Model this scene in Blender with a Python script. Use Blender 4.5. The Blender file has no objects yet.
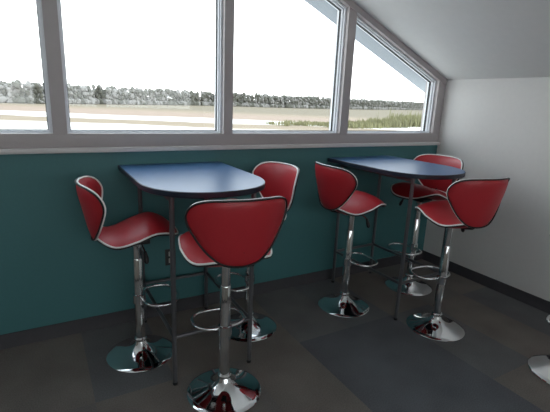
import bpy, bmesh, math, random
from mathutils import Vector, Matrix
random.seed(7)
scene = bpy.context.scene
COL = scene.collection
PI = math.pi

# ------------------------------------------------------------------ materials
def new_mat(name):
    m = bpy.data.materials.new(name); m.use_nodes = True
    nt = m.node_tree
    return m, nt, nt.nodes['Principled BSDF']

def N(nt, t, **kw):
    n = nt.nodes.new(t)
    for k, v in kw.items(): setattr(n, k, v)
    return n

def plain(name, col, rough=.5, metal=0., noise=0., scale=40., bump=0., spec=.5, coat=0.):
    m, nt, b = new_mat(name)
    b.inputs['Roughness'].default_value = rough
    b.inputs['Metallic'].default_value = metal
    b.inputs['Specular IOR Level'].default_value = spec
    b.inputs['Coat Weight'].default_value = coat
    b.inputs['Coat Roughness'].default_value = .12
    tc = N(nt, 'ShaderNodeTexCoord')
    nz = N(nt, 'ShaderNodeTexNoise'); nz.inputs['Scale'].default_value = scale; nz.inputs['Detail'].default_value = 3
    nt.links.new(tc.outputs['Object'], nz.inputs['Vector'])
    mx = N(nt, 'ShaderNodeMix', data_type='RGBA')
    mx.inputs[6].default_value = (*[c*(1-noise) for c in col], 1)
    mx.inputs[7].default_value = (*[min(1, c*(1+noise)) for c in col], 1)
    nt.links.new(nz.outputs['Fac'], mx.inputs[0]); nt.links.new(mx.outputs[2], b.inputs['Base Color'])
    if bump:
        bp = N(nt, 'ShaderNodeBump'); bp.inputs['Strength'].default_value = bump; bp.inputs['Distance'].default_value = .002
        nt.links.new(nz.outputs['Fac'], bp.inputs['Height']); nt.links.new(bp.outputs['Normal'], b.inputs['Normal'])
    return m

M = {}
M['teal'] = plain('teal_paint', (.052, .17, .18), .55, noise=.06, scale=60, bump=.15)
M['white_wall'] = plain('white_wall_paint', (.70, .69, .675), .7, noise=.03, scale=30, bump=.1)
M['taupe_wall'] = plain('taupe_wall_paint', (.26, .23, .20), .7, noise=.04, scale=30)
M['ceiling'] = plain('ceiling_paint', (.72, .72, .71), .8, noise=.03, scale=20)
M['trim'] = plain('window_trim_paint', (.40, .365, .365), .45, noise=.05, scale=15)
M['vinyl_frame'] = plain('white_vinyl_frame', (.72, .74, .78), .4, noise=.02)
M['sill'] = plain('sill_paint', (.62, .60, .60), .4, noise=.04)
M['rubber'] = plain('dark_rubber', (.05, .047, .053), .6, noise=.1)
M['gasket'] = plain('black_gasket', (.012, .012, .014), .6)
M['red'] = plain('red_vinyl', (.44, .022, .032), .42, noise=.06, scale=120, bump=.12)
M['piping'] = plain('white_piping', (.9, .89, .87), .4)
M['seam'] = plain('black_seam', (.015, .012, .013), .5)
M['chrome'] = plain('chrome', (.80, .81, .82), .06, metal=1., noise=.01)
M['black_plastic'] = plain('black_plastic', (.015, .015, .016), .4)
M['dark_steel'] = plain('dark_steel', (.15, .148, .16), .36, metal=.7, noise=.1)
M['table_top'] = plain('navy_laminate', (.048, .125, .27), .36, noise=.08, scale=90, spec=.55)
M['table_edge'] = plain('dark_edge_band', (.012, .018, .034), .4)
M['roof'] = plain('roof_board', (.27, .30, .33), .8, noise=.05)
M['outlet'] = plain('dark_outlet_plate', (.03, .03, .03), .4)
M['outlet_face'] = plain('grey_outlet_face', (.45, .43, .40), .4)
M['trunk'] = plain('pale_trunk', (.21, .20, .185), .9, noise=.25, scale=.5)
M['needles'] = plain('grey_green_needles', (.092, .090, .072), .9, noise=.4, scale=.25)
M['grass_blade'] = plain('yellow_green_grass', (.18, .172, .082), .9, noise=.4, scale=.2)
M['white_cloth'] = plain('white_cloth', (.7, .7, .7), .7)

# thin window glass
m = bpy.data.materials.new('window_glass'); m.use_nodes = True; nt = m.node_tree
nt.nodes.remove(nt.nodes['Principled BSDF'])
out = nt.nodes['Material Output']
tr = N(nt, 'ShaderNodeBsdfTransparent'); gl = N(nt, 'ShaderNodeBsdfGlossy'); gl.inputs['Roughness'].default_value = .01
tr.inputs['Color'].default_value = (.95, .97, .97, 1)
lw = N(nt, 'ShaderNodeLayerWeight'); lw.inputs['Blend'].default_value = .5
fp = N(nt, 'ShaderNodeMath', operation='POWER'); fp.inputs[1].default_value = 5.
nt.links.new(lw.outputs['Facing'], fp.inputs[0])
fr = N(nt, 'ShaderNodeMath', operation='MULTIPLY_ADD'); fr.inputs[1].default_value = .9; fr.inputs[2].default_value = .03
nt.links.new(fp.outputs[0], fr.inputs[0])
ms = N(nt, 'ShaderNodeMixShader')
nt.links.new(fr.outputs[0], ms.inputs[0]); nt.links.new(tr.outputs[0], ms.inputs[1]); nt.links.new(gl.outputs[0], ms.inputs[2])
nt.links.new(ms.outputs[0], out.inputs['Surface'])
M['glass'] = m

def mathn(nt, op, a, b=None):
    n = N(nt, 'ShaderNodeMath', operation=op)
    for i, v in enumerate((a, b)):
        if v is None: continue
        if isinstance(v, (int, float)): n.inputs[i].default_value = v
        else: nt.links.new(v, n.inputs[i])
    return n.outputs[0]

# carpet: tiles of brown and blue-grey laid in runs
m, nt, b = new_mat('carpet_tiles')
geo = N(nt, 'ShaderNodeNewGeometry'); sp = N(nt, 'ShaderNodeSeparateXYZ')
nt.links.new(geo.outputs['Position'], sp.inputs[0])
X, Y = sp.outputs[0], sp.outputs[1]
cx = mathn(nt, 'FLOOR', mathn(nt, 'DIVIDE', mathn(nt, 'SUBTRACT', X, 1.34), .4))
cy = mathn(nt, 'FLOOR', mathn(nt, 'DIVIDE', mathn(nt, 'ADD', Y, .72), .8))
cmb = N(nt, 'ShaderNodeCombineXYZ'); nt.links.new(cx, cmb.inputs[0]); nt.links.new(cy, cmb.inputs[1])
wn = N(nt, 'ShaderNodeTexWhiteNoise'); wn.noise_dimensions = '2D'; nt.links.new(cmb.outputs[0], wn.inputs['Vector'])
rp = N(nt, 'ShaderNodeValToRGB'); nt.links.new(wn.outputs['Value'], rp.inputs[0])
e = rp.color_ramp.elements
e[0].position = 0; e[0].color = (.165, .144, .130, 1)
e[1].position = 1; e[1].color = (.128, .130, .134, 1)
k = e.new(.5); k.color = (.175, .155, .140, 1)
patch = mathn(nt, 'MULTIPLY', mathn(nt, 'MULTIPLY', mathn(nt, 'GREATER_THAN', X, 1.34), mathn(nt, 'LESS_THAN', X, 2.14)),
              mathn(nt, 'MULTIPLY', mathn(nt, 'LESS_THAN', Y, -.72), mathn(nt, 'GREATER_THAN', Y, -2.32)))
mx = N(nt, 'ShaderNodeMix', data_type='RGBA'); nt.links.new(patch, mx.inputs[0]); nt.links.new(rp.outputs[0], mx.inputs[6])
mx.inputs[7].default_value = (.105, .109, .119, 1)
nz = N(nt, 'ShaderNodeTexNoise'); nz.inputs['Scale'].default_value = 160; nz.inputs['Detail'].default_value = 4
nt.links.new(geo.outputs['Position'], nz.inputs['Vector'])
nz2 = N(nt, 'ShaderNodeTexNoise'); nz2.inputs['Scale'].default_value = 3.5
nt.links.new(geo.outputs['Position'], nz2.inputs['Vector'])
f1 = mathn(nt, 'ADD', mathn(nt, 'MULTIPLY', nz.outputs['Fac'], 1.0), mathn(nt, 'MULTIPLY', nz2.outputs['Fac'], .6))
f1 = mathn(nt, 'ADD', f1, .2)
hs = N(nt, 'ShaderNodeMix', data_type='RGBA', blend_type='MULTIPLY'); hs.inputs[0].default_value = 1
nt.links.new(mx.outputs[2], hs.inputs[6]); nt.links.new(f1, hs.inputs[7]); nt.links.new(hs.outputs[2], b.inputs['Base Color'])
b.inputs['Roughness'].default_value = .9; b.inputs['Specular IOR Level'].default_value = .2
bp = N(nt, 'ShaderNodeBump'); bp.inputs['Strength'].default_value = .35; bp.inputs['Distance'].default_value = .003
nt.links.new(nz.outputs['Fac'], bp.inputs['Height']); nt.links.new(bp.outputs['Normal'], b.inputs['Normal'])
M['carpet'] = m

# airfield ground: concrete strips between dry grass
m, nt, b = new_mat('airfield_ground')
geo = N(nt, 'ShaderNodeNewGeometry'); sp = N(nt, 'ShaderNodeSeparateXYZ')
nt.links.new(geo.outputs['Position'], sp.inputs[0])
nz = N(nt, 'ShaderNodeTexNoise'); nz.inputs['Scale'].default_value = .05; nz.inputs['Detail'].default_value = 6
nt.links.new(geo.outputs['Position'], nz.inputs['Vector'])
t = mathn(nt, 'ADD', sp.outputs[1], mathn(nt, 'MULTIPLY', sp.outputs[0], .45))
t = mathn(nt, 'ADD', t, mathn(nt, 'MULTIPLY', mathn(nt, 'SUBTRACT', nz.outputs['Fac'], .5), 14))
t = mathn(nt, 'DIVIDE', t, 300.)
rp = N(nt, 'ShaderNodeValToRGB'); nt.links.new(t, rp.inputs[0])
e = rp.color_ramp.elements
WHT, TAN, PNK, GRY = (.60, .57, .53, 1), (.215, .17, .12, 1), (.24, .18, .138, 1), (.155, .13, .092, 1)
e[0].position = 0; e[0].color = WHT
e[1].position = 1; e[1].color = GRY
for pos, c in ((79, WHT), (81, TAN), (96, TAN), (98, WHT), (117, WHT), (121, PNK), (150, PNK), (170, TAN), (200, GRY)):
    k = e.new(pos/300.); k.color = c
nz3 = N(nt, 'ShaderNodeTexNoise'); nz3.inputs['Scale'].default_value = .3; nz3.inputs['Detail'].default_value = 5
nt.links.new(geo.outputs['Position'], nz3.inputs['Vector'])
hs = N(nt, 'ShaderNodeMix', data_type='RGBA', blend_type='MULTIPLY'); hs.inputs[0].default_value = .5
nt.links.new(rp.outputs[0], hs.inputs[6]); nt.links.new(mathn(nt, 'ADD', nz3.outputs['Fac'], .5), hs.inputs[7])
nt.links.new(hs.outputs[2], b.inputs['Base Color']); b.inputs['Roughness'].default_value = .95
b.inputs['Specular IOR Level'].default_value = .1
M['ground'] = m

# ------------------------------------------------------------------ mesh helpers
class MB:
    def __init__(s): s.v = []; s.f = []; s.mi = []; s.sm = []
    def add(s, vs, fs, mi=0, smooth=True):
        o = len(s.v); s.v += [tuple(v) for v in vs]
        for f in fs: s.f.append([i+o for i in f]); s.mi.append(mi); s.sm.append(smooth)
        return s
    def box(s, a, b, mi=0, bev=0.):
        bm = bmesh.new(); bmesh.ops.create_cube(bm, size=1)
        for v in bm.verts:
            v.co = Vector([(a[i]+b[i])/2 + v.co[i]*(b[i]-a[i]) for i in range(3)])
        if bev: bmesh.ops.bevel(bm, geom=bm.edges[:], offset=bev, segments=2, affect='EDGES', profile=.5)
        bm.verts.index_update()
        s.add([v.co[:] for v in bm.verts], [[v.index for v in f.verts] for f in bm.faces], mi, False); bm.free(); return s
    def tube(s, pts, r, n=12, closed=False, cap=True, mi=0):
        pts = [Vector(p) for p in pts]; L = len(pts); vs = []; up = None
        for i, p in enumerate(pts):
            if closed: t = (pts[(i+1) % L]-pts[i-1]).normalized()
            else: t = (pts[min(i+1, L-1)]-pts[max(i-1, 0)]).normalized()
            if up is None:
                up = Vector((0, 0, 1)) if abs(t.z) < .9 else Vector((1, 0, 0))
            up = (up - t*up.dot(t)).normalized(); sd = t.cross(up)
            rr = r[i] if isinstance(r, (list, tuple)) else r
            vs += [p + up*rr*math.cos(2*PI*k/n) + sd*rr*math.sin(2*PI*k/n) for k in range(n)]
        fs = []
        for i in range(L if closed else L-1):
            a, b = i*n, ((i+1) % L)*n
            if closed and i == L-1:   # match the twist of the closing ring
                best = min(range(n), key=lambda q: (Vector(vs[a])-Vector(vs[b+q])).length)
            else: best = 0
            fs += [[a+k, a+(k+1) % n, b+(k+1+best) % n, b+(k+best) % n] for k in range(n)]
        if cap and not closed:
            fs += [list(range(n))[::-1], [(L-1)*n+k for k in range(n)]]
        return s.add(vs, fs, mi)
    def lathe(s, prof, n=48, mi=0, cap=True, center=(0, 0)):
        vs = [(center[0]+r*math.cos(2*PI*k/n), center[1]+r*math.sin(2*PI*k/n), z) for r, z in prof for k in range(n)]
        fs = [[i*n+k, i*n+(k+1) % n, (i+1)*n+(k+1) % n, (i+1)*n+k] for i in range(len(prof)-1) for k in range(n)]
        if cap: fs += [list(range(n))[::-1], [(len(prof)-1)*n+k for k in range(n)]]
        return s.add(vs, fs, mi)
    def prism(s, poly, y0, y1, mi=0, axis='y'):
        n = len(poly)
        P = (lambda a, b, d: (a, d, b)) if axis == 'y' else (lambda a, b, d: (a, b, d))
        vs = [P(a, b, y0) for a, b in poly] + [P(a, b, y1) for a, b in poly]
        fs = [list(range(n)), list(range(2*n-1, n-1, -1))] + [[i, n+i, n+(i+1) % n, (i+1) % n] for i in range(n)]
        return s.add(vs, fs, mi, False)
    def ring(s, outer, inner, y0, y1, mi=0):       # a frame between two polygons in XZ
        n = len(outer)
        vs = [(a, y0, b) for a, b in outer] + [(a, y0, b) for a, b in inner] + [(a, y1, b) for a, b in outer] + [(a, y1, b) for a, b in inner]
        fs = []
        for i in range(n):
            j = (i+1) % n
            fs += [[i, j, n+j, n+i], [2*n+i, 3*n+i, 3*n+j, 2*n+j], [i, 2*n+i, 2*n+j, j], [n+i, n+j, 3*n+j, 3*n+i]]
        return s.add(vs, fs, mi, False)
    def build(s, name, mats, parent=None):
        me = bpy.data.meshes.new(name); me.from_pydata(s.v, [], s.f)
        if not isinstance(mats, (list, tuple)): mats = [mats]
        for m_ in mats: me.materials.append(m_)
        me.polygons.foreach_set('material_index', s.mi); me.polygons.foreach_set('use_smooth', s.sm)
        bm = bmesh.new(); bm.from_mesh(me); bmesh.ops.recalc_face_normals(bm, faces=bm.faces[:]); bm.to_mesh(me); bm.free()
        me.set_sharp_from_angle(angle=math.radians(38))
        o = bpy.data.objects.new(name, me); COL.objects.link(o)
        if parent: o.parent = parent
        return o

def empty(name, loc=(0, 0, 0), rz=0.):
    o = bpy.data.objects.new(name, None); COL.objects.link(o); o.location = loc; o.rotation_euler = (0, 0, rz)
    o.empty_display_size = .1
    return o
def tag(o, label, cat, group=None, kind=None):
    o['label'] = label; o['category'] = cat
    if group: o['group'] = group
    if kind: o['kind'] = kind
    return o
def structure(o): o['kind'] = 'structure'; return o

def inset(poly, d):
    n = len(poly); out_ = []
    ar = sum(poly[i][0]*poly[(i+1) % n][1]-poly[(i+1) % n][0]*poly[i][1] for i in range(n))
    sg = 1 if ar > 0 else -1
    L = []
    for i in range(n):
        a, b_ = Vector(poly[i]), Vector(poly[(i+1) % n]); t_ = (b_-a).normalized()
        nrm = Vector((-t_.y, t_.x))*sg; L.append((a+nrm*d, t_))
    for i in range(n):
        (p, t1), (q, t2) = L[i-1], L[i]
        den = t1.x*t2.y-t1.y*t2.x
        k_ = ((q.x-p.x)*t2.y-(q.y-p.y)*t2.x)/den
        r_ = p+t1*k_; out_.append((r_.x, r_.y))
    return out_

def smooth_closed(pts, sub=6):
    n = len(pts); out_ = []
    for i in range(n):
        p0, p1, p2, p3 = [Vector(pts[(i+k-1) % n]) for k in range(4)]
        for j in range(sub):
            t_ = j/sub
            out_.append(.5*((2*p1)+(p2-p0)*t_+(2*p0-5*p1+4*p2-p3)*t_*t_+(3*p1-p0-3*p2+p3)*t_**3))
    return out_
def interp(tab, x):                 # smooth curve through the listed points
    x = min(max(x, tab[0][0]), tab[-1][0]); n = len(tab)
    def slope(i):
        a, b_ = tab[max(i-1, 0)], tab[min(i+1, n-1)]
        return (b_[1]-a[1])/(b_[0]-a[0])
    for i in range(n-1):
        (x0, u), (x1, w) = tab[i], tab[i+1]
        if x <= x1:
            h = x1-x0; t_ = (x-x0)/h
            return (2*t_**3-3*t_**2+1)*u+(t_**3-2*t_**2+t_)*h*slope(i)+(3*t_**2-2*t_**3)*w+(t_**3-t_**2)*h*slope(i+1)

# ------------------------------------------------------------------ room
XR, XRIDGE = 3.29, .112
XL = 2*XRIDGE-XR
YB = -6.2
SILL = 1.176
SL = .425
def zc(x): return 1.775-SL*(max(x, 2*XRIDGE-x)-3.2)
ZR = zc(XRIDGE); ZE = zc(XR)

structure(MB().box((XL-.15, YB-.15, -.2), (XR+.15, .15, 0)).build('floor', M['carpet']))
structure(MB().box((XL, 0, 0), (XR, .15, SILL-.028)).build('wall_front', M['teal']))
def side_wall(name, x0, x1, mat='white_wall'):
    structure(MB().box((x0, YB-.15, 0), (x1, .15, ZE+.02)).build(name, M[mat]))
side_wall('wall_right', XR, XR+.15); side_wall('wall_left', XL-.15, XL, 'taupe_wall')
# sloped ceiling, carried on outside as the eave over the windows
mb = MB()
for sx in (1, -1):
    x0, x1 = XRIDGE, XRIDGE+sx*(XR+.55-XRIDGE)
    mb.prism([(x0, zc(x0)), (x1, zc(x1)), (x1, zc(x1)+.22), (x0, zc(x0)+.22)], YB-.15, .15)
structure(mb.build('ceiling', M['ceiling']))
mb = MB()
for sx in (1, -1):
    x0, x1 = XRIDGE, XRIDGE+sx*(XR+.55-XRIDGE)
    mb.prism([(x0, zc(x0)), (x1, zc(x1)), (x1, zc(x1)+.22), (x0, zc(x0)+.22)], .152, .445)
structure(mb.build('roof', M['roof']))
# rear wall with its own row of windows
wins = [(-2.85, -1.0), (-.85, .05), (.174, 1.1), (1.25, 3.05)]
zb, hd = 1.22, .16
mb = MB()
mb.box((XL, YB-.15, 0), (XR, YB, zb))
xs = [XL]+[q for w_ in wins for q in w_]+[XR]
for i in range(0, len(xs)-1):
    a, b_ = xs[i], xs[i+1]
    low = (lambda x: zb) if i % 2 == 0 else (lambda x: zc(x)-hd)
    mid = [XRIDGE] if a < XRIDGE < b_ else []
    mb.prism([(a, low(a)), (b_, low(b_)), (b_, zc(b_))]+[(XRIDGE, ZR) for _ in mid]+[(a, zc(a))], YB-.15, YB)
structure(mb.build('wall_back', M['taupe_wall']))

# baseboards (dark rubber with a small toe)
def bb(name, a, b_, nrm):
    a, b_, nrm = Vector(a), Vector(b_), Vector(nrm); prof = [(0, .09), (.006, .088), (.007, .03), (.014, .008), (.015, .001), (0, .001)]
    n = len(prof); vs = [p+nrm*o+Vector((0, 0, z)) for p in (a, b_) for o, z in prof]
    fs = [[i, (i+1) % n, n+(i+1) % n, n+i] for i in range(n)]+[list(range(n)), list(range(2*n-1, n-1, -1))]
    structure(MB().add(vs, fs, 0, False).build(name, M['rubber']))
bb('baseboard_front', (XL, 0, 0), (XR, 0, 0), (0, -1, 0))
bb('baseboard_right', (XR, 0, 0), (XR, YB, 0), (-1, 0, 0))
bb('baseboard_left', (XL, 0, 0), (XL, YB, 0), (1, 0, 0))
bb('baseboard_back', (XL, YB, 0), (XR, YB, 0), (0, 1, 0))

# sill with a rounded nosing, bottom rail, mullions, sloped head casing
structure(MB().box((XL, -.03, SILL-.028), (XR, .15, SILL), bev=.005).build('trim_1', M['sill']))
ZRAIL = 1.256
ZSASH = ZRAIL-.008
structure(MB().box((XL, .002, SILL), (XR, .036, ZRAIL), bev=.003).box((XL, .036, SILL), (XR, .15, ZSASH)).build('trim_2', M['trim']))
CAS = .05
mulls = [(.084, .155), (1.110, 1.176), (2.110, 2.187), (3.20, XR)]
allm = mulls + [(2*XRIDGE-b_, 2*XRIDGE-a) for a, b_ in mulls[1:]]
allm.sort()
nT = 3
for a, b_ in allm:
    top = [(a, zc(a)), (b_, zc(b_))] if not (a < XRIDGE < b_) else [(a, zc(a)), (XRIDGE, ZR), (b_, zc(b_))]
    poly = [(a, ZSASH)] + top + [(b_, ZSASH)]
    structure(MB().prism(poly, .0, .149).build('trim_%d' % nT, M['trim'])); nT += 1
for sx in (1, -1):
    x0, x1 = XRIDGE, (XR if sx > 0 else XL)
    structure(MB().prism([(x0, zc(x0)), (x1, zc(x1)), (x1, zc(x1)-CAS), (x0, zc(x0)-CAS)], -.006, .15).build('trim_%d' % nT, M['trim'])); nT += 1

def window(idx, poly, y0=.055, frame=.020):
    w_ = structure(empty('window_%d' % idx, (sum(p[0] for p in poly)/len(poly), y0, min(p[1] for p in poly))))
    off = Vector(w_.location)
    def B(mb_, name, mat):
        mb_.v = [tuple(Vector(v)-off) for v in mb_.v]; o = mb_.build(name, mat, w_); o['kind'] = 'structure'; return o
    i1 = inset(poly, frame); i2 = inset(poly, frame+.004)
    B(MB().ring(poly, inset(poly, .012), y0-.02, y0+.06), 'outer_frame', M['vinyl_frame'])
    B(MB().ring(inset(poly, .012), i1, y0, y0+.06), 'sash', M['vinyl_frame'])
    B(MB().ring(i1, i2, y0+.022, y0+.04), 'gasket', M['gasket'])
    B(MB().prism(i2, y0+.029, y0+.033), 'glass_pane', M['glass'])
k_ = 1
for (a0, a1), (b0, b1) in zip(allm, allm[1:]):
    window(k_, [(a1, ZSASH), (b0, ZSASH), (b0, zc(b0)-CAS), (a1, zc(a1)-CAS)]); k_ += 1
for a, b_ in wins:
    window(k_, [(a, zb), (b_, zb), (b_, zc(b_)-hd), (a, zc(a)-hd)], y0=YB-.09); k_ += 1

# ------------------------------------------------------------------ outlet
o = empty('outlet', (.726, 0, .42))
MB().box((-.036, -.006, -.058), (.036, 0, .058), bev=.002).build('cover_plate', M['outlet'], o)
for z in (.024, -.024):
    MB().box((-.013, -.0085, z-.017), (.013, -.005, z+.017), bev=.003).build('socket', M['outlet_face'], o)
tag(o, 'dark wall outlet with grey sockets low on the teal wall under left table', 'outlet')

# ------------------------------------------------------------------ bar tables
def make_table():
    root = empty('bar_table')
    H, TH, W, D, YS = 1.067, .03, .331, .905, -.56
    pts = [(-W, 0), (W, 0), (W, YS)]
    n = 40
    for i in range(1, n):
        a = PI*i/n; ca, sa = math.cos(a), math.sin(a); ex = 2/2.2
        pts.append((W*math.copysign(abs(ca)**ex, ca), YS-(D+YS)*abs(sa)**ex))
    pts.append((-W, YS))
    top = MB()
    e_ = inset(pts, .004)
    P = [(x, y, H) for x, y in e_]
    top.add(P, [list(range(len(P)))], 0, False)
    rings = [[(x, y, H) for x, y in e_], [(x, y, H-.003) for x, y in pts], [(x, y, H-TH+.003) for x, y in pts], [(x, y, H-TH) for x, y in e_]]
    L = len(pts); vs = [q for r_ in rings for q in r_]
    fs = [[i*L+j, i*L+(j+1) % L, (i+1)*L+(j+1) % L, (i+1)*L+j] for i in range(3) for j in range(L)]
    fs.append([3*L+j for j in range(L)][::-1])
    top.add(vs, fs, 1, False)
    top.build('tabletop', [M['table_top'], M['table_edge']], root)
    lx, y0, y1 = .218, -.05, -.755
    for x in (-lx, lx):
        for y in (y0, y1):
            g = MB().lathe([(.0128, .0), (.0128, H-TH)], 16, center=(x, y)).lathe([(.03, H-TH-.006), (.03, H-TH-.0002)], 20, center=(x, y)).build('leg', M['dark_steel'], root)
            MB().lathe([(.0134, .0005), (.0138, .010), (.0132, .016)], 16, center=(x, y)).build('foot_cap', M['black_plastic'], g)
    zs = .28
    for a, b_ in (((-lx, y0), (lx, y0)), ((lx, y0), (lx, y1)), ((-lx, y1), (lx, y1)), ((-lx, y0), (-lx, y1))):
        MB().tube([(*a, zs), (*b_, zs)], .0105, 10).build('stretcher', M['dark_steel'], root)
    for x in (-lx, lx):
        MB().box((x-.015, y1, H-TH-.03), (x+.015, y0, H-TH-.002), bev=.002).build('apron_rail', M['dark_steel'], root)
    return root

def copy_tree(o, parent=None):
    c = o.copy(); COL.objects.link(c)
    if parent: c.parent = parent
    for ch in list(o.children): copy_tree(ch, c)
    return c

tbl = make_table(); tbl.location = (.747, -.004, 0)
tag(tbl, 'bullet-shaped navy bar table against teal wall, three stools around it, left in view', 'table', 'bar tables under the windows')
t2 = copy_tree(tbl); t2.location = (2.318, -.018, 0); t2.rotation_euler = (0, 0, math.radians(2))
tag(t2, 'bullet-shaped navy bar table nearest the white side wall', 'table', 'bar tables under the windows')

# ------------------------------------------------------------------ bar stools
ZS = .765
def make_stool():
    root = empty('bar_stool')
    MB().lathe([(.188, .0), (.1925, .003), (.1925, .007), (.187, .011), (.165, .0165), (.13, .025), (.095, .037), (.068, .050),
                (.050, .063), (.040, .077), (.034, .090), (.031, .095)], 64).build('base', M['chrome'], root)
    MB().lathe([(.034, .094), (.036, .098), (.036, .108), (.032, .113)], 32).build('base_collar', M['chrome'], root)
    MB().lathe([(.0275, .10), (.0275, .60), (.0255, .604)], 32).build('column', M['chrome'], root)
    MB().lathe([(.0235, .59), (.0235, .74)], 28).build('piston', M['chrome'], root)
    # footrest loop clamped to the column
    zf = .36
    pts = []
    for i in range(41):
        a = -PI*.92+2*PI*.92*i/40
        ca, sa = math.cos(a), math.sin(a)
        pts.append((.118+.100*math.copysign(abs(ca)**.8, ca), .135*math.copysign(abs(sa)**.8, sa), zf))
    pts = [(.02, -.022, zf)]+pts+[(.02, .022, zf)]
    f_ = MB().tube(pts, .0085, 10).build('footrest', M['chrome'], root)
    MB().lathe([(.028, zf-.028), (.034, zf-.026), (.034, zf+.026), (.028, zf+.028)], 28).build('clamp', M['chrome'], f_)
    # seat: waved rounded pad
    wave = [(-.205, .004), (-.115, -.024), (-.015, .004), (.075, .034), (.150, .022), (.218, -.014)]
    nt_, nr = 64, 10
    def rim(a):
        ca, sa = math.cos(a), math.sin(a); ex = 2/2.5
        x = (.218 if ca > 0 else .205)*math.copysign(abs(ca)**ex, ca); y = .215*math.copysign(abs(sa)**ex, sa)
        y *= 1-.10*(-x/.205 if x < 0 else x/.205*.6)
        return x, y
    def pad(hh, sgn):
        vs = [(0, 0, ZS+interp(wave, 0)+(hh if sgn > 0 else -hh*.78))]; fs = []
        for j in range(1, nr+1):
            r_ = j/nr
            for i in range(nt_):
                x, y = rim(2*PI*i/nt_); x *= r_; y *= r_
                vs.append((x, y, ZS+interp(wave, x)+(hh*(1-r_**2.4)**.75 if sgn > 0 else -hh*(.78+1.0*x)*(1-r_**3.2)**.65)))
        fs += [[0, 1+i, 1+(i+1) % nt_] for i in range(nt_)]
        for j in range(nr-1):
            a, b_ = 1+j*nt_, 1+(j+1)*nt_
            fs += [[a+i, b_+i, b_+(i+1) % nt_, a+(i+1) % nt_] for i in range(nt_)]
        return vs, fs
    mb_ = MB(); mb_.add(*pad(.046, 1)); mb_.add(*pad(.052, -1))
    seat = mb_.build('seat', M['red'], root)
    rp_ = [(rim(2*PI*i/nt_)) for i in range(nt_)]
    MB().tube([(x*1.01, y*1.01, ZS+interp(wave, x)) for x, y in rp_], .0047, 8, closed=True).build('piping', M['piping'], seat)
    MB().tube([(x*1.004, y*1.004, ZS+interp(wave, x)-.009) for x, y in rp_], .0045, 8, closed=True).build('seam', M['seam'], seat)
    # backrest: curved rounded triangle
    half = [(0, .304), (.090, .303), (.168, .297), (.221, .276), (.247, .236), (.240, .190), (.196, .122), (.142, .058), (.080, .013)]
    out2 = half + [(0, 0)] + [(-s_, t_) for s_, t_ in half[:0:-1]]
    out2 = smooth_closed([(s_, t_, 0) for s_, t_ in out2], 4)
    R = .315; xb, zb_ = -.218, ZS-.020
    def P(s_, t_, o_):
        a = s_/R
        lean = .08*t_ + .34*t_*t_
        return (xb+R-(R-o_)*math.cos(a)-lean, (R-o_)*math.sin(a), zb_+t_)
    ctr = Vector((0, .19, 0)); nb = len(out2)
    def face(h_):
        vs = [P(0, .19, h_)]; fs = []
        for j in range(1, nr+1):
            r_ = j/nr
            for q in out2:
                v = ctr+(q-ctr)*r_
                vs.append(P(v.x, v.y, h_*(1-r_**3)**.7))
        fs += [[0, 1+i, 1+(i+1) % nb] for i in range(nb)]
        for j in range(nr-1):
            a, b_ = 1+j*nb, 1+(j+1)*nb
            fs += [[a+i, b_+i, b_+(i+1) % nb, a+(i+1) % nb] for i in range(nb)]
        return vs, fs
    mb_ = MB(); mb_.add(*face(.022)); mb_.add(*face(-.020))
    back = mb_.build('backrest', M['red'], root)
    sc_ = [ctr+(q-ctr)*1.012 for q in out2]
    MB().tube([P(q.x, q.y, .003) for q in sc_], .0047, 8, closed=True).build('piping', M['piping'], back)
    MB().tube([P(q.x, q.y, -.006) for q in [ctr+(q-ctr)*1.004 for q in out2]], .0045, 8, closed=True).build('seam', M['seam'], back)
    # steel under the seat
    zp = ZS-.056
    MB().box((-.065, -.075, zp-.004), (.065, .075, zp+.022), bev=.004).build('mount_plate', M['black_plastic'], root)
    MB().tube([(-.03, 0, zp-.002), (-.12, 0, zp+.003), (-.175, 0, zp+.018), (-.212, 0, zp+.055), (-.232, 0, zp+.11)], .011, 8).build('back_bracket', M['black_plastic'], root)
    lv = MB().tube([(.02, -.05, zp-.008), (.025, -.11, zp-.014), (.03, -.135, zp-.028)], .0045, 8).build('lever', M['chrome'], root)
    MB().tube([(.03, -.132, zp-.022), (.031, -.138, zp-.035), (.033, -.147, zp-.055), (.034, -.154, zp-.075), (.034, -.157, zp-.084)],
              [.006, .009, .0125, .012, .006], 12).build('grip', M['black_plastic'], lv)
    return root

SG = 'red bar stools'
stools = [
 ((.430, -.400), -6, 'red stool with white piping at the left end of the left bar table, seen side-on'),
 ((.740, -.925), 85, 'red stool at the rounded front of the left table, its back to the viewer'),
 ((1.13, -.410), 187, 'red stool tucked behind the right side of the left table, seat hidden under the tabletop'),
 ((1.916, -.449), -3, 'red stool on the left side of the table nearest the white wall'),
 ((2.645, -.416), 185, 'red stool between the right table and the white wall, in the corner by the window'),
 ((2.306, -.976), 82, 'red stool at the rounded front of the right table, backed by the white wall'),
 ((2.575, -1.69), 200, 'stool mostly out of view, only its round chrome base showing on the carpet'),
]
proto = make_stool()
lift = (.0, .043, .04, .036, .055, .05, .04)
for i, ((x, y), ang, lab) in enumerate(stools):
    s_ = proto if i == 0 else copy_tree(proto)
    for ch in s_.children:          # each gas lift stands at its own height
        if ch.name.split('.')[0] in ('seat', 'backrest', 'mount_plate', 'back_bracket', 'lever'): ch.location.z = lift[i]
    s_.location = (x, y, 0); s_.rotation_euler = (0, 0, math.radians(ang))
    tag(s_, lab, 'stool', SG)

# ------------------------------------------------------------------ outside
G = -3.5
structure(MB().box((-500, .6, G-.5), (1600, 1500, G)).build('ground', M['ground']))
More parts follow.
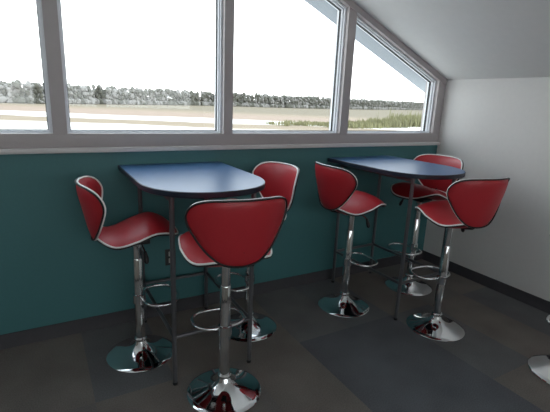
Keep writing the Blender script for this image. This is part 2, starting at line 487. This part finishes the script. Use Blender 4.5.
# pine wood along the far side of the airfield
line = [(-160, 185), (-60, 190), (-5, 196), (30, 228), (110, 292), (200, 312), (330, 380), (760, 650)]
hts = [9.0, 9.0, 9.0, 9.4, 10.3, 10.9, 12.2, 16.5]
ico = bmesh.new(); bmesh.ops.create_icosphere(ico, subdivisions=1, radius=1)
iv = [v.co.copy() for v in ico.verts]; ico.verts.index_update(); ifc = [[v.index for v in f.verts] for f in ico.faces]; ico.free()
mb = MB()
for (a, b_), h0, h1 in zip(zip(line, line[1:]), hts, hts[1:]):
    L = math.hypot(b_[0]-a[0], b_[1]-a[1]); n = int(L/.5)
    for i in range(n):
        t_ = (i+random.random())/n; row = random.choice((0, 0, 5, 11, 17))
        x = a[0]+(b_[0]-a[0])*t_ - row*.4; y = a[1]+(b_[1]-a[1])*t_+row
        h = (h0+(h1-h0)*t_)*random.uniform(.84, 1.04)
        w_ = h*.022
        mb.add([(x-w_, y, G), (x+w_, y, G), (x, y+w_, G), (x, y, G+h*.9)], [[0, 1, 3], [1, 2, 3], [2, 0, 3]], 1, False)
        for q in range(4):
            r_ = h*random.uniform(.08, .14); zz = G+h*random.uniform(.30, .90)
            ox, oy = random.uniform(-1, 1)*h*.10, random.uniform(-1, 1)*h*.10
            mb.add([(x+ox+v.x*r_*random.uniform(.6, 1.3), y+oy+v.y*r_, zz+v.z*r_*random.uniform(.8, 1.6)) for v in iv], ifc, random.choice((0, 0, 1)), False)
        r_ = h*.16
        mb.add([(x+random.uniform(-1, 1)+v.x*r_*random.uniform(.8, 1.5), y-.5+v.y*r_, G+h*.12+v.z*r_*random.uniform(.8, 1.6)) for v in iv], ifc, random.choice((0, 1)), False)
o = mb.build('treeline', [M['needles'], M['trunk']])
tag(o, 'far line of grey-green pines with pale trunks beyond the airfield', 'trees', kind='stuff')
# tall seed-head grass and scrub just outside
mb = MB()
def clump(cx, cy, rad, h, n, spread=.35):
    for i in range(n):
        x, y = cx+random.gauss(0, rad*.5), cy+random.gauss(0, rad*.5)
        hh = h*random.uniform(.45, 1.0); a = random.uniform(0, 2*PI); l_ = hh*random.uniform(.05, spread)
        dx, dy = math.cos(a)*l_, math.sin(a)*l_; w_ = random.uniform(.05, .13)
        px, py = math.cos(a+1.57)*w_, math.sin(a+1.57)*w_
        mb.add([(x-px, y-py, G), (x+px, y+py, G), (x+dx*.4+px, y+dy*.4+py, G+hh*.6), (x+dx*.4-px, y+dy*.4-py, G+hh*.6), (x+dx, y+dy, G+hh)],
               [[0, 1, 2, 3], [3, 2, 4]], 0, False)
for i in range(60):
    u = random.random()
    clump(58+38*u+random.uniform(-3, 3), 71+8*u+random.uniform(-3, 5), 2.2, 1.0+3.3*u**1.3*random.uniform(.7, 1.1), 110)
for i in range(16): clump(44+random.uniform(0, 16), 74+random.uniform(0, 7), 1.3, random.uniform(.5, 1.3), 50)
for x, y, h in ((70, 72, 4.6), (77, 74, 5.8), (84, 75, 5.2), (64, 76, 3.6), (90, 78, 5.0), (96, 80, 4.6)):
    clump(x, y, .8, h, 9, .12)
o = mb.build('tall_grass', M['grass_blade'])
tag(o, 'yellow-green tall grass and scrub outside the right-hand windows', 'grass', kind='stuff')
# windsock on a mast in the field
wk = empty('windsock', (56, 200, G))
MB().lathe([(.09, 0), (.06, 5.0)], 10).build('mast', M['trunk'], wk)
MB().tube([(0, 0, 4.7), (.7, 0, 4.8), (1.5, 0, 4.5), (2.3, 0, 4.2)], [.32, .30, .24, .16], 14).build('sock', M['white_cloth'], wk)
tag(wk, 'small white windsock on a thin mast in front of the treeline', 'windsock')

# ------------------------------------------------------------------ sky, camera
w = bpy.data.worlds.new('overcast_sky'); scene.world = w; w.use_nodes = True
nt = w.node_tree; bg = nt.nodes['Background']
tc = N(nt, 'ShaderNodeTexCoord'); sp = N(nt, 'ShaderNodeSeparateXYZ'); nt.links.new(tc.outputs['Generated'], sp.inputs[0])
rp = N(nt, 'ShaderNodeValToRGB'); nt.links.new(sp.outputs[2], rp.inputs[0])
rp.color_ramp.elements[0].position = .0; rp.color_ramp.elements[0].color = (1, 1, 1, 1)
rp.color_ramp.elements[1].position = .7; rp.color_ramp.elements[1].color = (.80, .90, 1, 1)
nt.links.new(rp.outputs[0], bg.inputs['Color']); bg.inputs['Strength'].default_value = 2.2

cam = bpy.data.cameras.new('camera'); co = bpy.data.objects.new('camera', cam); COL.objects.link(co)
cam.sensor_fit = 'HORIZONTAL'; cam.sensor_width = 36; cam.lens = 36*411.94/550; cam.clip_end = 3000; cam.clip_start = .05
Rv, Uv, Fv = Vector((0.86832922, -0.49425507, 0.04142801)), Vector((0.08679845, 0.23366472, 0.96843525)), Vector((0.4883343, 0.83732474, -0.24579848))
mw = Matrix((Rv, Uv, -Fv)).transposed().to_4x4(); mw.translation = Vector((0, -2.63967, 1.48178))
co.matrix_world = mw
scene.camera = co
scene.view_settings.view_transform = 'Standard'; scene.view_settings.look = 'None'
scene.view_settings.gamma = 1; scene.view_settings.use_curve_mapping = False
scene.view_settings.exposure = 1.0
scene.cycles.max_bounces = 10; scene.cycles.diffuse_bounces = 6; scene.cycles.glossy_bounces = 5; scene.cycles.transparent_max_bounces = 12
scene.cycles.use_denoising = True
